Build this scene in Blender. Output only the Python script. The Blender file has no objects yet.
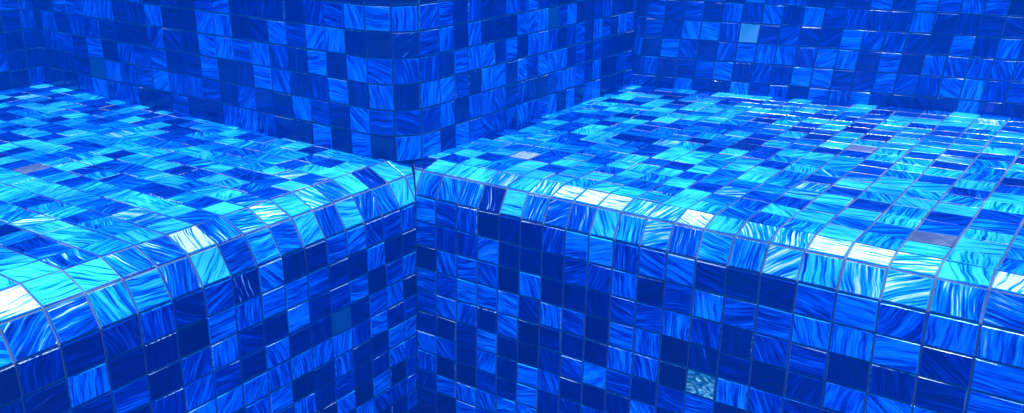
import bpy, math, random
from mathutils import Vector, Matrix

S = 0.025                      # one mosaic tile pitch in metres
random.seed(11)
scene = bpy.context.scene
COL = scene.collection
PI = math.pi

# ------------------------------------------------------------------ survey of the place (units: tile pitches)
P = dict(cx=22.6388, cy=-26.1625, cz=9.9617, yaw=0.5989, pitch=0.3236, roll=0.0035, f=964.7124,
         R=1.0874, sCr=1.6533, sCl=1.9565, x0r=0.4833, y0l=0.0144, pa=-0.0525, pb=-0.0524,
         xp=0.6064, yp=1.223, zp=-0.0126, D=18.1059, E=25.0561, zb=-0.3017,
         aPL=-0.0401, aB=0.2014, sR=1.0, sL=0.9364, sPL=1.0392, sPR=0.9341, sB=0.9794,
         tR=-0.0304, tPL=0.0162, Rq=-0.0162, Rc=0.0009, Lq=-0.0013, Lc=0.0005,
         PLq=0.0048, PLc=0.0002, PRq=-0.007, PRc=-0.0001, RHq=-0.0112, LHq=-0.0108,
         PHq=-0.0036, BHq=-0.0037, sRH=0.967, sLH=0.9426, sPH=0.9894)
R = P['R']; X0 = P['x0r']
ZTOP = 13.0
ZBOT = -19.0
PITCH = 0.95


def pol(k, i, lim):
    f = lambda t: t * P['s' + k] + P[k + 'q'] * t * t + P[k + 'c'] * t ** 3
    d = lambda t: P['s' + k] + 2 * P[k + 'q'] * t + 3 * P[k + 'c'] * t * t
    if i < 0:
        return i * d(0)
    if i > lim:
        return f(lim) + (i - lim) * d(lim)
    return f(i)


def prof(s):
    """rounded bench edge: distance behind the riser plane, height"""
    L = R * PI / 2
    if s < 0:
        return R - s, 0.0
    if s < L:
        a = s / R
        return R - R * math.sin(a), -(R - R * math.cos(a))
    return 0.0, -R - (s - L)


def row_s(side, k):
    if side == 'R':
        c, a, q, k0 = P['sCr'], P['sRH'], P['RHq'], -2
    else:
        c, a, q, k0 = P['sCl'], P['sLH'], P['LHq'], -3
    f = lambda t: c + t * a + q * t * abs(t)
    if k < k0:
        return f(k0) + (k - k0) * PITCH
    if k > 10:
        return f(10) + (k - 10) * (a + 2 * q * 10)
    return f(k)


# ------------------------------------------------------------------ materials
def new_mat(name):
    m = bpy.data.materials.new(name)
    m.use_nodes = True
    nt = m.node_tree
    nt.nodes.clear()
    return m, nt, nt.nodes, nt.links


def N(nt, typ, **kw):
    n = nt.nodes.new(typ)
    for k, v in kw.items():
        if k.startswith('i_'):
            n.inputs[k[2:].replace('_', ' ')].default_value = v
        else:
            setattr(n, k, v)
    return n


def math_node(nt, op, a, b=None, c=None, clamp=False):
    n = nt.nodes.new('ShaderNodeMath')
    n.operation = op
    n.use_clamp = clamp
    for idx, v in enumerate((a, b, c)):
        if v is None:
            continue
        if isinstance(v, (int, float)):
            n.inputs[idx].default_value = v
        else:
            nt.links.new(v, n.inputs[idx])
    return n.outputs[0]


def glass_mosaic():
    """marbled glass tile: every tile carries its own tone, seed, streak direction and share of pale marbling and painted glare"""
    m, nt, nd, lk = new_mat('marbled_blue_glass')
    out = N(nt, 'ShaderNodeOutputMaterial')
    b = N(nt, 'ShaderNodeBsdfPrincipled')
    at = N(nt, 'ShaderNodeAttribute', attribute_name='tile', attribute_type='GEOMETRY')
    sep = N(nt, 'ShaderNodeSeparateColor')
    lk.new(at.outputs['Color'], sep.inputs[0])
    tone, seed, ang = sep.outputs[0], sep.outputs[1], sep.outputs[2]
    pearl_glare = at.outputs['Alpha']
    uv = N(nt, 'ShaderNodeUVMap', uv_map='tile_uv')
    # rotate the streaks per tile
    rot = N(nt, 'ShaderNodeVectorRotate', rotation_type='Z_AXIS')
    rot.inputs['Center'].default_value = (0.5, 0.5, 0)
    lk.new(uv.outputs[0], rot.inputs['Vector'])
    lk.new(math_node(nt, 'MULTIPLY', ang, 2 * PI), rot.inputs['Angle'])
    off = N(nt, 'ShaderNodeCombineXYZ')
    lk.new(math_node(nt, 'MULTIPLY', seed, 91.7), off.inputs[0])
    lk.new(math_node(nt, 'MULTIPLY', seed, 57.3), off.inputs[1])
    lk.new(math_node(nt, 'MULTIPLY', seed, 133.0), off.inputs[2])
    # slow warp that bends the streaks
    addw = N(nt, 'ShaderNodeVectorMath', operation='ADD')
    lk.new(rot.outputs[0], addw.inputs[0]); lk.new(off.outputs[0], addw.inputs[1])
    warp = N(nt, 'ShaderNodeTexNoise'); warp.inputs['Scale'].default_value = 1.1
    warp.inputs['Detail'].default_value = 1.0
    lk.new(addw.outputs[0], warp.inputs['Vector'])
    ws = N(nt, 'ShaderNodeVectorMath', operation='MULTIPLY_ADD')
    lk.new(warp.outputs['Color'], ws.inputs[0])
    ws.inputs[1].default_value = (0.22, 0.24, 0)
    lk.new(addw.outputs[0], ws.inputs[2])
    st = N(nt, 'ShaderNodeVectorMath', operation='MULTIPLY')
    lk.new(ws.outputs[0], st.inputs[0]); st.inputs[1].default_value = (0.45, 5.0, 1)
    n1 = N(nt, 'ShaderNodeTexNoise'); n1.inputs['Scale'].default_value = 1.0
    n1.inputs['Detail'].default_value = 4.0; n1.inputs['Roughness'].default_value = 0.66
    lk.new(st.outputs[0], n1.inputs['Vector'])
    st2 = N(nt, 'ShaderNodeVectorMath', operation='MULTIPLY')
    lk.new(ws.outputs[0], st2.inputs[0]); st2.inputs[1].default_value = (0.8, 17.0, 1)
    n2 = N(nt, 'ShaderNodeTexNoise'); n2.inputs['Scale'].default_value = 1.0
    n2.inputs['Detail'].default_value = 2.0
    lk.new(st2.outputs[0], n2.inputs['Vector'])
    s1 = math_node(nt, 'MULTIPLY_ADD', n1.outputs[0], 1.5, -0.75)
    s2 = math_node(nt, 'MULTIPLY_ADD', n2.outputs[0], 1.8, -0.9)
    # brighter glass is streakier
    amp = math_node(nt, 'MULTIPLY_ADD', tone, 0.9, 0.35)
    t = math_node(nt, 'ADD', tone, math_node(nt, 'MULTIPLY', s1, math_node(nt, 'MULTIPLY', amp, 1.0)))
    t = math_node(nt, 'ADD', t, math_node(nt, 'MULTIPLY', s2, math_node(nt, 'MULTIPLY', amp, 0.75)))
    ramp = N(nt, 'ShaderNodeValToRGB')
    cr = ramp.color_ramp
    cr.elements[0].position = 0.0; cr.elements[0].color = (0.0004, 0.0025, 0.045, 1)
    cr.elements[1].position = 1.0; cr.elements[1].color = (0.05, 0.55, 1.0, 1)
    for p, c in ((0.25, (0.0005, 0.009, 0.14, 1)), (0.5, (0.0008, 0.065, 0.50, 1)), (0.75, (0.005, 0.33, 0.97, 1))):
        e = cr.elements.new(p); e.color = c
    lk.new(t, ramp.inputs[0])
    # pale streaks: marbling, plus specular glare painted into the colour
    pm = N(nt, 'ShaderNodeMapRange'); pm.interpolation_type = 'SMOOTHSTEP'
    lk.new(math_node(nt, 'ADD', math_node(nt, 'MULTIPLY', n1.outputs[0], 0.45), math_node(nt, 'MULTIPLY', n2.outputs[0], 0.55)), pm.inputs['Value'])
    lk.new(math_node(nt, 'MULTIPLY_ADD', pearl_glare, -0.38, 0.71), pm.inputs['From Min'])
    lk.new(math_node(nt, 'MULTIPLY_ADD', pearl_glare, -0.38, 0.79), pm.inputs['From Max'])
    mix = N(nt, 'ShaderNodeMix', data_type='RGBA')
    lk.new(math_node(nt, 'MULTIPLY', pm.outputs[0], math_node(nt, 'GREATER_THAN', pearl_glare, 0.02)), mix.inputs['Factor'])
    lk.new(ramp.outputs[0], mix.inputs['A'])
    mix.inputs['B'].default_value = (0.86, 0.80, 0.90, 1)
    lk.new(mix.outputs['Result'], b.inputs['Base Color'])
    b.inputs['Roughness'].default_value = 0.16
    b.inputs['IOR'].default_value = 1.45
    bump = N(nt, 'ShaderNodeBump'); bump.inputs['Strength'].default_value = 0.12
    bump.inputs['Distance'].default_value = 0.002
    lk.new(n1.outputs[0], bump.inputs['Height'])
    lk.new(bump.outputs[0], b.inputs['Normal'])
    lk.new(b.outputs[0], out.inputs['Surface'])
    return m


def grout_mat():
    m, nt, nd, lk = new_mat('pale_grout')
    out = N(nt, 'ShaderNodeOutputMaterial')
    b = N(nt, 'ShaderNodeBsdfPrincipled')
    tc = N(nt, 'ShaderNodeTexCoord')
    n = N(nt, 'ShaderNodeTexNoise'); n.inputs['Scale'].default_value = 60
    n.inputs['Detail'].default_value = 4
    lk.new(tc.outputs['Object'], n.inputs['Vector'])
    r = N(nt, 'ShaderNodeValToRGB')
    r.color_ramp.elements[0].position = 0.3; r.color_ramp.elements[0].color = GROUT[0]
    r.color_ramp.elements[1].position = 0.7; r.color_ramp.elements[1].color = GROUT[1]
    lk.new(n.outputs[0], r.inputs[0])
    lk.new(r.outputs[0], b.inputs['Base Color'])
    b.inputs['Roughness'].default_value = 0.8
    lk.new(b.outputs[0], out.inputs['Surface'])
    return m


def accent_mat(name, c1, c2, scale, bump_s, rough=0.3, metal=0.0, dist=1.5):
    m, nt, nd, lk = new_mat(name)
    out = N(nt, 'ShaderNodeOutputMaterial')
    b = N(nt, 'ShaderNodeBsdfPrincipled')
    uv = N(nt, 'ShaderNodeUVMap', uv_map='tile_uv')
    n = N(nt, 'ShaderNodeTexNoise'); n.inputs['Scale'].default_value = scale
    n.inputs['Detail'].default_value = 1.0; n.inputs['Distortion'].default_value = dist
    lk.new(uv.outputs[0], n.inputs['Vector'])
    r = N(nt, 'ShaderNodeValToRGB')
    r.color_ramp.elements[0].position = 0.42; r.color_ramp.elements[0].color = c1
    r.color_ramp.elements[1].position = 0.58; r.color_ramp.elements[1].color = c2
    lk.new(n.outputs[0], r.inputs[0]); lk.new(r.outputs[0], b.inputs['Base Color'])
    b.inputs['Roughness'].default_value = rough; b.inputs['Metallic'].default_value = metal
    bp = N(nt, 'ShaderNodeBump'); bp.inputs['Strength'].default_value = bump_s
    bp.inputs['Distance'].default_value = 0.003
    lk.new(n.outputs[0], bp.inputs['Height']); lk.new(bp.outputs[0], b.inputs['Normal'])
    lk.new(b.outputs[0], out.inputs['Surface'])
    return m


GROUT = ((0.085, 0.09, 0.11, 1), (0.135, 0.14, 0.165, 1))
M_TILE = glass_mosaic()
M_GROUT = grout_mat()
ACC = {
    'wavy': (accent_mat('pale_wavy_relief', (0.06, 0.27, 0.22, 1), (0.85, 0.98, 0.60, 1), 2.0, 0.8, 0.35, 0, 2.2), 'pale grey-green tile with a raised wavy pattern'),
    'pale': (accent_mat('pale_plain_glass', (0.75, 0.85, 0.68, 1), (0.80, 0.88, 0.72, 1), 2.0, 0.05), 'plain pale blue-grey tile'),
    'teal': (accent_mat('matt_teal_glass', (0.01, 0.13, 0.20, 1), (0.015, 0.15, 0.22, 1), 6.0, 0.02, 0.5), 'plain dark teal tile'),
    'grey': (accent_mat('grey_metal_glass', (0.09, 0.09, 0.13, 1), (0.15, 0.13, 0.17, 1), 2.0, 0.1, 0.35), 'plain grey tile'),
    'mauve': (accent_mat('mauve_glass', (0.20, 0.16, 0.24, 1), (0.27, 0.21, 0.30, 1), 2.0, 0.1, 0.35), 'plain pale mauve tile'),
    'gold': (accent_mat('glitter_glass', (0.20, 0.30, 0.55, 1), (0.80, 0.66, 0.58, 1), 9.0, 0.5, 0.3), 'tile speckled with pale glitter'),
}

# tone of a tile by letter: k navy, d dark, m royal, b bright, c sky blue, w pale streaked, W specular glare painted nearly white
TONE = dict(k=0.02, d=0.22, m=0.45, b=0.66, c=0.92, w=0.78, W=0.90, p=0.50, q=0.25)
PEARL_GLARE = dict(w=0.50, W=0.74, p=0.34, q=0.33)


# ------------------------------------------------------------------ tile builder
class Tiles:
    def __init__(self, base=0.0):
        self.base = base
        self.v = []; self.f = []; self.uv = []; self.col = []

    def tile(self, q, letter, planes=(), gap=0.035, h=0.06, bev=0.024, angle=None):
        """q: four corners 00,10,11,01 (u then v); planes: (nx,ny,nz,c) keep n.p<=c"""
        q = [Vector(p) for p in q]
        n = (q[2] - q[0]).cross(q[3] - q[1])
        if n.length < 1e-6:
            return False
        n.normalize()

        def bil(u, v):
            return q[0] * (1 - u) * (1 - v) + q[1] * u * (1 - v) + q[2] * u * v + q[3] * (1 - u) * v
        lu = ((q[1] - q[0]).length + (q[2] - q[3]).length) / 2
        lv = ((q[3] - q[0]).length + (q[2] - q[1]).length) / 2
        if lu < 0.15 or lv < 0.15:
            return False
        gu, gv = gap / lu, gap / lv
        j = lambda: random.uniform(-0.012, 0.012)
        poly = [(bil(a, b), a, b) for a, b in ((gu + j(), gv + j()), (1 - gu + j(), gv + j()), (1 - gu + j(), 1 - gv + j()), (gu + j(), 1 - gv + j()))]
        for nx, ny, nz, c in planes:
            res = []
            for i in range(len(poly)):
                p, r = poly[i], poly[(i + 1) % len(poly)]
                dp = nx * p[0].x + ny * p[0].y + nz * p[0].z - c; dr = nx * r[0].x + ny * r[0].y + nz * r[0].z - c
                if dp <= 0:
                    res.append(p)
                if (dp < 0) != (dr < 0) and abs(dp - dr) > 1e-9:
                    t = dp / (dp - dr)
                    res.append((p[0].lerp(r[0], t), p[1] + (r[1] - p[1]) * t, p[2] + (r[2] - p[2]) * t))
            poly = res
            if len(poly) < 3:
                return False
        cen = sum((p[0] for p in poly), Vector()) / len(poly)
        rad = min((p[0] - cen).length for p in poly)
        if rad < 0.12:
            return False
        # a tile never sits perfectly flush
        u_dir = (q[1] - q[0]).normalized(); v_dir = n.cross(u_dir)
        ta, tb = random.gauss(0, 0.018), random.gauss(0, 0.018)
        lift = lambda p: h + ta * (p - cen).dot(u_dir) + tb * (p - cen).dot(v_dir)
        base = len(self.v); k = len(poly)
        cu = sum(p[1] for p in poly) / k; cv = sum(p[2] for p in poly) / k
        sc = 1 - bev / max(rad, 0.2)
        for p in poly:                                  # foot ring
            self.v.append((p[0] - n * 0.02, p[1], p[2]))
        for p in poly:                                  # shoulder ring
            self.v.append((p[0] + n * (lift(p[0]) - bev * 0.7), p[1], p[2]))
        for p in poly:                                  # top ring
            t = cen + (p[0] - cen) * sc
            self.v.append((t + n * lift(t), cu + (p[1] - cu) * sc, cv + (p[2] - cv) * sc))
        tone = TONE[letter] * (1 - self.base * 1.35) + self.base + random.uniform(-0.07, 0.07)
        pe = PEARL_GLARE.get(letter, 0.0)
        if pe == 0 and random.random() < 0.10:
            pe = random.uniform(0.12, 0.28)
        if angle is None:
            angle = random.choice((0.0, 0.25)) + random.gauss(0, 0.05) if random.random() < 0.75 else random.random()
        c = (max(0, tone), random.random(), angle % 1.0, pe)
        fs = [tuple(base + 2 * k + i for i in range(k))]
        for i in range(k):
            i2 = (i + 1) % k
            fs.append((base + k + i, base + k + i2, base + 2 * k + i2, base + 2 * k + i))
            fs.append((base + i, base + i2, base + k + i2, base + k + i))
        self.f += fs
        self.col.append(c)
        for i in range(k):                                        # some cut edges are paler than the face
            pale = 0.6 if random.random() < (0.30 if abs(self.v[base + i][2] - self.v[base + (i + 1) % k][2]) < 0.3 else 0.08) else 0.0
            self.col += [(min(1.0, c[0] + 0.10), c[1], c[2], pale)] * 2
        return True

    def build(self, name, mat, parent=None):
        if not self.f:
            return None
        me = bpy.data.meshes.new(name)
        me.from_pydata([tuple(p[0] * S) for p in self.v], [], self.f)
        uvl = me.uv_layers.new(name='tile_uv')
        ca = me.attributes.new('tile', 'FLOAT_COLOR', 'CORNER')
        buf = []; ub = []
        for pl in me.polygons:
            for li in pl.loop_indices:
                vi = me.loops[li].vertex_index
                ub += [self.v[vi][1], self.v[vi][2]]
                buf += list(self.col[pl.index])
        uvl.data.foreach_set('uv', ub)
        ca.data.foreach_set('color', buf)
        me.materials.append(mat)
        o = bpy.data.objects.new(name, me)
        COL.objects.link(o)
        if parent:
            o.parent = parent
        return o


def mesh_obj(name, verts, faces, mat, parent=None):
    me = bpy.data.meshes.new(name)
    me.from_pydata([tuple(Vector(v) * S) for v in verts], [], faces)
    me.materials.append(mat)
    o = bpy.data.objects.new(name, me)
    COL.objects.link(o)
    if parent:
        o.parent = parent
    return o


def loft(name, ringA, ringB, mat, parent=None):
    """closed solid between two equal rings of points"""
    n = len(ringA)
    f = [tuple(range(n))[::-1], tuple(range(n, 2 * n))]
    f += [(i, (i + 1) % n, n + (i + 1) % n, n + i) for i in range(n)]
    import bmesh
    o = mesh_obj(name, list(ringA) + list(ringB), f, mat, parent)
    bm = bmesh.new(); bm.from_mesh(o.data)
    bmesh.ops.recalc_face_normals(bm, faces=bm.faces); bm.to_mesh(o.data); bm.free()
    return o


def letters(mix):
    return random.choices(list(mix), list(mix.values()))[0]


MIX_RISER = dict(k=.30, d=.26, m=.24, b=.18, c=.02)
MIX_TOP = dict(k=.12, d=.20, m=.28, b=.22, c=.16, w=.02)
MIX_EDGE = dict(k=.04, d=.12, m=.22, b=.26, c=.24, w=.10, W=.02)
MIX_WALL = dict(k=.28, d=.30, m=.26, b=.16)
MAPS = {
    'RR': {0: (0, "bmmkddmbcmbbdddmbmbb"), 1: (0, "mmmbdddmmbdmbmmbbbdb"), 2: (0, "kbbmkbdddmmbmdmmdddb"),
           3: (0, "mmbbbdbmkbbkddkdbb"), 4: (0, "mbmdbkdddbbk.bmd"), 5: (0, "dkdbdkdmbmdmm"), 6: (0, "bmdbdbbdkd"),
           7: (0, "mkkmdbdd"), 8: (0, "dbbmbb"), 9: (0, "dkb")},
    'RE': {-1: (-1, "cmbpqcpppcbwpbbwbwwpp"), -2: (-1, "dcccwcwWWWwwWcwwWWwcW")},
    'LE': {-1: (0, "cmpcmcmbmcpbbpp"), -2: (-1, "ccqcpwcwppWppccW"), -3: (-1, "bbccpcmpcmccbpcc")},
    'LR': {0: (0, "mmmbmddbdmdmddd"), 1: (0, "ddbddmbbbbkddbd"), 2: (0, "bmkbmdbddbmdm"), 3: (0, "kbbd.ddbdmbm"),
           4: (0, "mdbmbbbmbb"), 5: (0, "bbddbdkbm"), 6: (0, "mbddmdb"), 7: (0, "mkbkb"), 8: (0, "mmmb"), 9: (0, "md")},
    'PW': {5: (-8, "bddddmmbbbmmdmddmm"), 4: (-17, "mbbddbddbbddbmbbddqmbdbdddbbb.mbddmmdd"),
           3: (-18, "dmmdddmddbbmbmdbdbmmmdbbbdbdbbmdmmdbmdbb"), 2: (-18, "mdbdmmmddbddbmdmbdbdbbmdbbdbmbbbdmdmdddd"),
           1: (-18, "dd.bmmbmmmdmddbmdbmmmbdmmmdmddmbbmdbddmm"), 0: (-18, "dmbmmddmddmbmddbdbdbbdbmmmmbmmbdbdmbdd")},
    'BW': {0: (1, "mdbddbdmdbmbddddbdd"), 1: (1, "mddmbdmdbbddbmmbbmm"), 2: (1, "dbmdmbmbmbbdbdmmmmm"),
           3: (1, "mdbbm.dmddbmmddbdb"), 4: (1, "mdmdbdbdbdmddbdddd")},
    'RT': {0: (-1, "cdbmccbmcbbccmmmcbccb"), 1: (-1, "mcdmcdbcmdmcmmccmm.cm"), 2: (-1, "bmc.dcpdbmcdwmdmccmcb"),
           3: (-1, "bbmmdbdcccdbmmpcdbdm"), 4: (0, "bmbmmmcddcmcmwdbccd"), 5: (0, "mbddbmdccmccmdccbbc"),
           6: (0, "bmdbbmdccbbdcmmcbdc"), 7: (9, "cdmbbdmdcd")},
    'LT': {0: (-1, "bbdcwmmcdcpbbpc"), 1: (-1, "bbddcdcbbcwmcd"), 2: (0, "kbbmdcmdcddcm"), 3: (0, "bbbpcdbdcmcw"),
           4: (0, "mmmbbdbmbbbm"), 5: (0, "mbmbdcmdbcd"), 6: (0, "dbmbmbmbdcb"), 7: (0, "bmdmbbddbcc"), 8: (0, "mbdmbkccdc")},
}


def pick(surface, row, col, mix):
    mp = MAPS.get(surface)
    if mp:
        line = mp.get(row)
        if line:
            c0, txt = line
            if 0 <= col - c0 < len(txt) and txt[col - c0] not in '. ':
                return txt[col - c0]
    return letters(mix)


ACCENTS = {('RR', 4, 12): 'wavy', ('LR', 3, 4): 'teal', ('PW', 4, 12): 'teal', ('PW', 1, -16): 'teal', ('BW', 3, 6): 'pale',
           ('RT', 1, 17): 'grey', ('RT', 2, 2): 'gold', ('LT', 9, 8): 'grey', ('RT', 10, 13): 'mauve'}                       # (surface,row,col) -> kind


def field(surface, quads, mix, mat, name, parent, planes=(), accents=()):
    """quads: iterable of (row, col, corners)"""
    T = Tiles(0.19 if name == 'seat' else 0.12 if surface in ('BW', 'SW') else 0.0)  # lighter tile colours stand in for strong light on seats, haze on far walls
    extra = []
    for row, col, q in quads:
        key = (surface, row, col)
        if key in ACCENTS:
            A = Tiles()
            if A.tile(q, 'm', planes):
                extra.append((A, ACCENTS[key]))
            continue
        T.tile(q, pick(surface, row, col, mix), planes)
    o = T.build(name, mat, parent)
    for A, kind in extra:
        a = A.build('accent_tile', ACC[kind][0], parent)
        a['label'] = ACC[kind][1]
    return o


# ------------------------------------------------------------------ lines of the place
def colR(i):
    return X0 + pol('R', i, 19)


def colL(i):
    return -(P['y0l'] + pol('L', i, 14))


def ptR(x, s):
    y, z = prof(s)
    return Vector((x, y + (-P['tR']) * z, z)) if z < 0 else Vector((x, y, z))


RL, ZL0, PL0 = 1.7, -1.34, 1.05       # the left edge is rounder
SL0 = RL * math.acos(1 + ZL0 / RL)


def profL(k):
    if k >= 1:
        return 0.0, prof(row_s('L', k))[1]
    t = SL0 + PL0 * k if k >= -3 else SL0 - 3 * PL0 + (k + 3) * PITCH
    if t < 0:
        return RL - t, 0.0
    return RL - RL * math.sin(t / RL), -(RL - RL * math.cos(t / RL))


def ptL(y, k):
    d, z = profL(k)
    return Vector((X0 - d, y, z))


def backY(x):                       # foot of the right-hand wall behind the right bench
    return P['D'] + math.tan(P['aB']) * x


def pilY(x):                        # foot of the pier's left face
    return P['pa'] - math.tan(P['aPL']) * (-x) * 1.0


NR = 30                             # columns on the right bench
NL = 26                             # columns on the left bench
KR = [row_s('R', k) for k in range(-2, 21)]
KL = [profL(k) for k in range(-3, 21)]
KR = [s for s in KR if prof(s)[1] > ZBOT]
KL = [p for p in KL if p[1] > ZBOT]
XR0, XR1 = P['pb'] - 0.0, colR(NR)
YL1 = colL(NL)

# -- bench bodies: the section swept along the edge, mitred into each other
LIMS = dict(R=1.75, L=1.75)
LIM = 1.75                            # the two benches meet in a mitre this deep


def bench_body(side, name):
    import bmesh
    Sl = [p for p in ([prof(t) for t in KR] if side == 'R' else KL) if p[0] < LIMS[side] - 0.05]
    back = 27.0 if side == 'R' else 27.5
    sec = [(back, 0.0), (LIM, 0.0)] + Sl + [(0.0, ZBOT), (0.001, ZBOT), (LIM, ZBOT), (back, ZBOT)]
    A = []; B = []
    for d, z in sec:
        lim = min(d, LIM)
        if side == 'R':
            t = -P['tR'] * z * (1 if d < 0.0005 or (d < 0.5 and z > -2) else 0)
            A.append((X0 - lim + 0.02, d + t, z)); B.append((XR1, d + t, z))
        else:
            A.append((X0 - d, lim - 0.06, z)); B.append((X0 - d, YL1, z))
    n = len(sec)
    f = [(i, (i + 1) % n, n + (i + 1) % n, n + i) for i in range(n)]
    for o in (0, n):                 # end caps in two flat pieces
        f.append((o, o + 1, o + n - 2, o + n - 1))
        z0 = [i for i in range(n) if sec[i][0] == 0.0]
        f.append(tuple(o + i for i in z0 + [n - 3]))
        f.append(tuple(o + i for i in list(range(1, z0[0] + 1)) + [n - 3, n - 2]))
    ob = mesh_obj(name, A + B, f, M_GROUT)
    bm = bmesh.new(); bm.from_mesh(ob.data)
    bmesh.ops.recalc_face_normals(bm, faces=bm.faces); bm.to_mesh(ob.data); bm.free()
    return ob


bench_r = bench_body('R', 'pool_bench')
bench_r['label'] = 'blue mosaic pool bench on the right with a pale wavy relief tile in its riser'
bench_r['category'] = 'pool bench'
bench_l = bench_body('L', 'pool_bench')
bench_l['label'] = 'blue mosaic pool bench on the left with one dark teal tile in its riser'
bench_l['category'] = 'pool bench'

mit = X0
KEEP_R = [(-1, -1, 0, -mit - 0.05), (-1, 0, 0, -(P['pb'] - 0.25))]
KEEP_L = [(1, 1, 0, mit - 0.10)]

# right riser + rounded edge
def quads_R(ks):
    for k in ks:
        s0, s1 = row_s('R', k + 1), row_s('R', k)      # lower, upper line
        for i in range(-2, NR):
            x0, x1 = colR(i), colR(i + 1)
            yield k, i, (ptR(x0, s0), ptR(x1, s0), ptR(x1, s1), ptR(x0, s1))


def quads_L(ks):
    for k in ks:
        s0, s1 = k + 1, k
        for i in range(-2, NL):
            y0, y1 = colL(i + 1), colL(i)               # u runs away from the corner towards it
            yield k, i, (ptL(y0, s0), ptL(y1, s0), ptL(y1, s1), ptL(y0, s1))


nriser = len(KR) - 4
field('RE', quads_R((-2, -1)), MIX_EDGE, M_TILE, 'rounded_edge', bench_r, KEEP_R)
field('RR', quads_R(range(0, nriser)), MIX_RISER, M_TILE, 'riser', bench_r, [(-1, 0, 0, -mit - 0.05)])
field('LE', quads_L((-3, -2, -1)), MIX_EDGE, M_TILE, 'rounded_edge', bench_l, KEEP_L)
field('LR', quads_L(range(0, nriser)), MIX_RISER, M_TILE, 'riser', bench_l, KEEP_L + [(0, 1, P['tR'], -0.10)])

# right seat: rows fan from the edge to the wall
NTR = 19
def yR(j, x):
    y0 = R - row_s('R', -2)
    y1 = backY(x)
    return y0 + (y1 - y0) * j / NTR


def quads_RT():
    for j in range(NTR):
        for i in range(-2, NR):
            x0, x1 = colR(i), colR(i + 1)
            yield j, i, ((x0, yR(j, x0), 0), (x1, yR(j, x1), 0), (x1, yR(j + 1, x1), 0), (x0, yR(j + 1, x0), 0))


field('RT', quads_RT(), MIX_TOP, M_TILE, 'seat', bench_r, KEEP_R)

# left seat
XA = X0 - profL(-3)[0]
NTL = int((XA + P['E']) / PITCH) + 1
def quads_LT():
    for j in range(NTL):
        xa = XA - (XA + P['E']) * j / NTL; xb = XA - (XA + P['E']) * (j + 1) / NTL
        for i in range(-3, NL):
            y0, y1 = colL(i + 1), colL(i)
            yield j, i, ((xb, y0, 0), (xa, y0, 0), (xa, y1, 0), (xb, y1, 0))


KEEP_LT = KEEP_L + [(math.tan(P['aPL']) * -1.0, 1, 0, P['pa'] + 0.25)]
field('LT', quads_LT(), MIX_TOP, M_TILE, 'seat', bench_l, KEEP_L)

# ------------------------------------------------------------------ pier between the benches (wall_center)
RP = 1.6
XEND = -P['E'] - 0.0
def pier_path(s):
    """s<0 along the left face, 0..arc round the corner, beyond along the right face -> plan point, outward normal"""
    arc = RP * PI / 2
    a = P['aPL']
    ul = Vector((-math.cos(a), -math.sin(a), 0)); nl = Vector((math.sin(a), -math.cos(a), 0))
    base_l = Vector((-RP, P['pa'] + RP * math.tan(a) * -1 * -1, 0))
    base_l = Vector((0, P['pa'], 0)) + ul * RP
    if s <= 0:
        return base_l + ul * (-s), nl
    if s >= arc:
        return Vector((P['pb'], RP + (s - arc), 0)), Vector((1, 0, 0))
    t = s / RP
    p0 = base_l; p1 = Vector((P['pb'], RP, 0))
    # quarter round between the two tangent points
    c = Vector((-RP + P['pb'], RP + P['pa'], 0))
    p = Vector((c.x + RP * math.sin(t), c.y - RP * math.cos(t), 0))
    w = (1 - math.sin(t))
    p += (p0 - Vector((c.x, c.y - RP, 0))) * (1 - t / (PI / 2))
    return p, Vector((math.sin(t), -math.cos(t), 0))


def pt_pier(s, z):
    p, n = pier_path(s)
    lean = P['tPL'] if s <= 0 else P['tPL'] * max(0, 1 - s / (RP * PI / 2))
    return p + n * lean * z + Vector((0, 0, z))


arc = RP * PI / 2
cols = []
imax = 24
for i in range(imax, 0, -1):
    cols.append(RP - (P['xp'] + pol('PL', i, 14)))       # negative path positions
cols = [-((P['xp'] + pol('PL', i, 14)) - RP) for i in range(imax, 0, -1)]
q1 = arc + (P['yp'] + pol('PR', 1, 8)) - RP
s_p1 = cols[-1]
cols += [s_p1 + (q1 - s_p1) * t for t in (1 / 3, 2 / 3)]
qs = [arc + (P['yp'] + pol('PR', i, 8)) - RP for i in range(1, 24)]
cols += qs
PC0 = imax - 1                                            # list index of P1


def zrow(i, zp, sp, q):
    f = lambda t: zp + t * sp + q * t * t
    return f(i) if i <= 8 else f(8) + (i - 8) * (sp + 16 * q)


pz = [0.0] + [zrow(i, P['zp'], P['sPH'], P['PHq']) for i in range(1, 14)]
def quads_P():
    for r in range(13):
        for c in range(len(cols) - 1):
            s0, s1 = cols[c], cols[c + 1]
            yield r, c - PC0, (pt_pier(s0, pz[r]), pt_pier(s1, pz[r]), pt_pier(s1, pz[r + 1]), pt_pier(s0, pz[r + 1]))


ring = cols[:]
low = [pt_pier(s, 0) for s in ring]; hi = [pt_pier(s, pz[13]) for s in ring]
bl = Vector((low[0].x, low[-1].y, 0))
pier = loft('wall_center', low + [bl], hi + [Vector((bl.x, bl.y, pz[13]))], M_GROUT)
pier['kind'] = 'structure'
pier['label'] = 'projecting pool wall with a rounded corner, blue mosaic, between the two benches'
KEEP_P = [(-1, 0, 0, P['E'] + 0.1)]
field('PW', quads_P(), MIX_WALL, M_TILE, 'mosaic', pier, KEEP_P)

# ------------------------------------------------------------------ wall behind the right bench
def pt_back(x, z):
    return Vector((x, backY(x), z))


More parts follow.
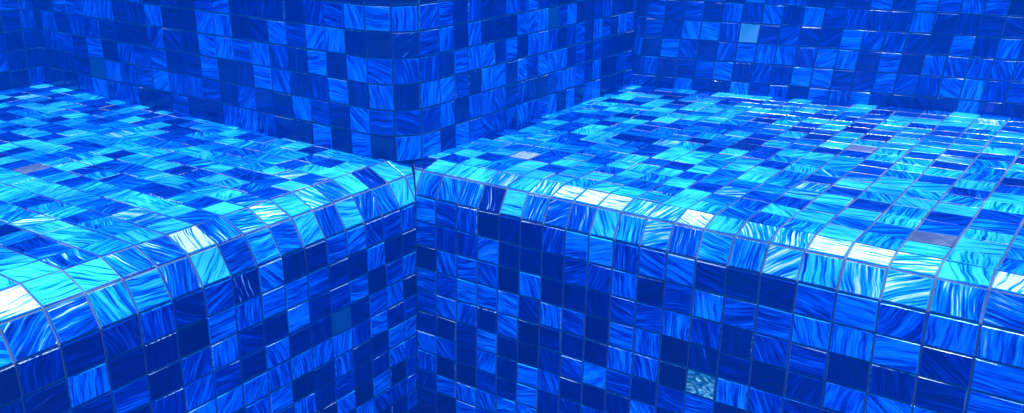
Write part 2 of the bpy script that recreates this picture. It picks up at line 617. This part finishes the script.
bz = [0.0] + [zrow(i, P['zb'], P['sB'], P['BHq']) for i in range(1, 14)]
BX0 = -0.7
NBK = 44
WB0 = 0.02
BPITCH = 0.921
def quads_B():
    for r in range(13):
        for c in range(NBK):
            x0, x1 = BX0 + c * BPITCH, BX0 + (c + 1) * BPITCH
            sk = lambda z, k: z * (0.08 + 0.002 * k)
            yield r, c, (pt_back(x0 + sk(bz[r], c), bz[r]), pt_back(x1 + sk(bz[r], c + 1), bz[r]),
                         pt_back(x1 + sk(bz[r + 1], c + 1), bz[r + 1]), pt_back(x0 + sk(bz[r + 1], c), bz[r + 1]))


x0, x1 = -3.0, BX0 + NBK * BPITCH
nb = Vector((-math.sin(P['aB']), math.cos(P['aB']), 0)) * 2
lo = [pt_back(x0, 0), pt_back(x1, 0), pt_back(x1, 0) + nb, pt_back(x0, 0) + nb]
wall_r = loft('wall_right', lo, [p + Vector((0, 0, bz[13])) for p in lo], M_GROUT)
wall_r['kind'] = 'structure'
wall_r['label'] = 'blue mosaic pool wall rising behind the right bench'
field('BW', quads_B(), MIX_WALL, M_TILE, 'mosaic', wall_r, [(-1, 0, 0, -P['pb'] + 0.0)])

# ------------------------------------------------------------------ wall at the far end of the left bench
SY0 = 2.0
def quads_S():
    for r in range(13):
        for c in range(32):
            y1, y0 = SY0 - c * PITCH, SY0 - (c + 1) * PITCH
            yield r, c, ((-P['E'], y0, pz[r]), (-P['E'], y1, pz[r]), (-P['E'], y1, pz[r + 1]), (-P['E'], y0, pz[r + 1]))


ya, yb = SY0, SY0 - 32 * PITCH
lo = [Vector((-P['E'], ya, 0)), Vector((-P['E'], yb, 0)), Vector((-P['E'] - 2, yb, 0)), Vector((-P['E'] - 2, ya, 0))]
wall_l = loft('wall_left', lo, [p + Vector((0, 0, pz[13])) for p in lo], M_GROUT)
wall_l['kind'] = 'structure'
wall_l['label'] = 'blue mosaic pool wall at the far end of the left bench'
field('SW', quads_S(), MIX_WALL, M_TILE, 'mosaic', wall_l)

# ------------------------------------------------------------------ pool floor
def floor_mat():
    m, nt, nd, lk = new_mat('blue_mosaic_floor')
    out = N(nt, 'ShaderNodeOutputMaterial'); b = N(nt, 'ShaderNodeBsdfPrincipled')
    tc = N(nt, 'ShaderNodeTexCoord')
    br = N(nt, 'ShaderNodeTexBrick', offset=0.0)
    br.inputs['Scale'].default_value = 1 / (S * 1.0)
    br.inputs['Brick Width'].default_value = 1.0; br.inputs['Row Height'].default_value = 1.0
    br.inputs['Mortar Size'].default_value = 0.05
    br.inputs['Color1'].default_value = (0.001, 0.02, 0.3, 1); br.inputs['Color2'].default_value = (0.003, 0.14, 0.75, 1)
    br.inputs['Mortar'].default_value = GROUT[0]
    lk.new(tc.outputs['Object'], br.inputs['Vector']); lk.new(br.outputs[0], b.inputs['Base Color'])
    b.inputs['Roughness'].default_value = 0.25
    lk.new(b.outputs[0], out.inputs['Surface'])
    return m


fx0, fx1, fy0, fy1 = X0, XR1, YL1 - 20, 0.6
fl = loft('floor', [(fx0, fy0, ZBOT), (fx1, fy0, ZBOT), (fx1, fy1, ZBOT), (fx0, fy1, ZBOT)],
          [(fx0, fy0, ZBOT - 1), (fx1, fy0, ZBOT - 1), (fx1, fy1, ZBOT - 1), (fx0, fy1, ZBOT - 1)], floor_mat())
fl['kind'] = 'structure'
fl['label'] = 'blue mosaic pool floor below the benches'

# ------------------------------------------------------------------ water
def water_mat():
    m, nt, nd, lk = new_mat('pool_water')
    out = N(nt, 'ShaderNodeOutputMaterial')
    sc = N(nt, 'ShaderNodeVolumeScatter'); sc.inputs['Color'].default_value = WATER['sc']
    sc.inputs['Density'].default_value = WATER['sd']; sc.inputs['Anisotropy'].default_value = 0.2
    ab = N(nt, 'ShaderNodeVolumeAbsorption'); ab.inputs['Color'].default_value = WATER['ac']
    ab.inputs['Density'].default_value = WATER['ad']
    ad = N(nt, 'ShaderNodeAddShader')
    lk.new(sc.outputs[0], ad.inputs[0]); lk.new(ab.outputs[0], ad.inputs[1])
    lk.new(ad.outputs[0], out.inputs['Volume'])
    return m


WATER = dict(sc=(0.0, 0.19, 1.0, 1), sd=0.20, ac=(0.0, 0.6, 0.97, 1), ad=0.55)
WZ = 17.0
wx0, wx1, wy0, wy1, wz0 = -29.0, XR1 + 6, YL1 - 22, 29.0, ZBOT - 1.5
ring0 = [(wx0, wy0, wz0), (wx1, wy0, wz0), (wx1, wy1, wz0), (wx0, wy1, wz0)]
water = loft('water', ring0, [(x, y, WZ) for x, y, z in ring0], water_mat())
water['kind'] = 'structure'
water['label'] = 'clear blue pool water filling the scene'


def surface_mat():
    """flat water surface: a painted caustic net filters the sun into brighter and darker light"""
    m, nt, nd, lk = new_mat('painted_caustic_net')
    out = N(nt, 'ShaderNodeOutputMaterial')
    tr = N(nt, 'ShaderNodeBsdfTransparent')
    tc = N(nt, 'ShaderNodeTexCoord')
    wn = N(nt, 'ShaderNodeTexNoise'); wn.inputs['Scale'].default_value = 9.0; wn.inputs['Detail'].default_value = 1.0
    lk.new(tc.outputs['Object'], wn.inputs['Vector'])
    ma = N(nt, 'ShaderNodeVectorMath', operation='MULTIPLY_ADD')
    lk.new(wn.outputs['Color'], ma.inputs[0]); ma.inputs[1].default_value = (0.09, 0.09, 0)
    lk.new(tc.outputs['Object'], ma.inputs[2])
    vo = N(nt, 'ShaderNodeTexVoronoi', feature='DISTANCE_TO_EDGE'); vo.inputs['Scale'].default_value = 11.0
    lk.new(ma.outputs[0], vo.inputs['Vector'])
    r = N(nt, 'ShaderNodeValToRGB')
    r.color_ramp.elements[0].position = 0.0; r.color_ramp.elements[0].color = (1, 1, 1, 1)
    r.color_ramp.elements[1].position = 0.30; r.color_ramp.elements[1].color = (0.45, 0.45, 0.45, 1)
    e = r.color_ramp.elements.new(0.09); e.color = (0.66, 0.66, 0.66, 1)
    lk.new(vo.outputs['Distance'], r.inputs[0])
    lk.new(r.outputs[0], tr.inputs['Color'])
    lk.new(tr.outputs[0], out.inputs['Surface'])
    return m


ws = mesh_obj('caustic_water_surface', [(wx0, wy0, WZ + 0.5), (wx1, wy0, WZ + 0.5), (wx1, wy1, WZ + 0.5), (wx0, wy1, WZ + 0.5)], [(0, 1, 2, 3)], surface_mat())  # flat sheet added out of view to pattern the sunlight like caustics
ws['kind'] = 'structure'
ws['label'] = 'unseen pool water surface overhead with a painted caustic net'

# ------------------------------------------------------------------ light
w = bpy.data.worlds.new('sky_through_water'); scene.world = w
w.use_nodes = True
nt = w.node_tree; nt.nodes.clear()
out = N(nt, 'ShaderNodeOutputWorld'); bg = N(nt, 'ShaderNodeBackground')
tc = N(nt, 'ShaderNodeTexCoord'); sx = N(nt, 'ShaderNodeSeparateXYZ')
nt.links.new(tc.outputs['Generated'], sx.inputs[0])
rp = N(nt, 'ShaderNodeValToRGB')
SKY = dict(low=(0.0, 0.15, 0.46, 1), mid=(0.03, 0.30, 0.65, 1), rim=(0.15, 0.52, 1.0, 1), top=(0.30, 0.68, 1.0, 1))
els = rp.color_ramp.elements
els[0].position = 0.0; els[0].color = SKY['low']
els[1].position = 1.0; els[1].color = SKY['top']
for p, c in ((0.62, SKY['mid']), (0.72, SKY['rim'])):
    e = els.new(p); e.color = c
nt.links.new(math_node(nt, 'MULTIPLY_ADD', sx.outputs[2], 0.5, 0.5), rp.inputs[0])
# elevations over 41 degrees (z > .66) are the bright window of sky seen through the surface
els[1].position = 1.0; els[2].position = 0.80; els[3].position = 0.86
nt.links.new(rp.outputs[0], bg.inputs[0]); bg.inputs[1].default_value = 2.2
nt.links.new(bg.outputs[0], out.inputs[0])

sun = bpy.data.lights.new('sun', 'SUN'); sun.energy = 11.0; sun.angle = math.radians(1.5)
sun.color = (1.0, 0.97, 0.95)
so = bpy.data.objects.new('sun', sun); COL.objects.link(so)
SUN_FROM = Vector((0.02, -0.02, 1.0))
so.rotation_euler = SUN_FROM.to_track_quat('Z', 'Y').to_euler()

# ------------------------------------------------------------------ camera
cd = bpy.data.cameras.new('camera'); co = bpy.data.objects.new('camera', cd); COL.objects.link(co)
cd.sensor_fit = 'HORIZONTAL'; cd.sensor_width = 36.0; cd.lens = P['f'] / 1024 * 36.0
cd.clip_start = 0.005; cd.clip_end = 50
yaw, pit, rol = P['yaw'], P['pitch'], P['roll']
fw = Vector((-math.sin(yaw) * math.cos(pit), math.cos(yaw) * math.cos(pit), -math.sin(pit)))
rt = Vector((math.cos(yaw), math.sin(yaw), 0)); up = rt.cross(fw)
r2 = rt * math.cos(rol) + up * math.sin(rol); u2 = -rt * math.sin(rol) + up * math.cos(rol)
m = Matrix((r2, u2, -fw)).transposed().to_4x4()
m.translation = Vector((P['cx'], P['cy'], P['cz'])) * S
co.matrix_world = m
scene.camera = co

scene.view_settings.view_transform = 'Standard'
scene.view_settings.look = 'None'
scene.view_settings.gamma = 1.0
scene.view_settings.use_curve_mapping = False
scene.view_settings.exposure = 0.0
scene.cycles.use_denoising = True
scene.cycles.max_bounces = 8
scene.cycles.volume_bounces = 1
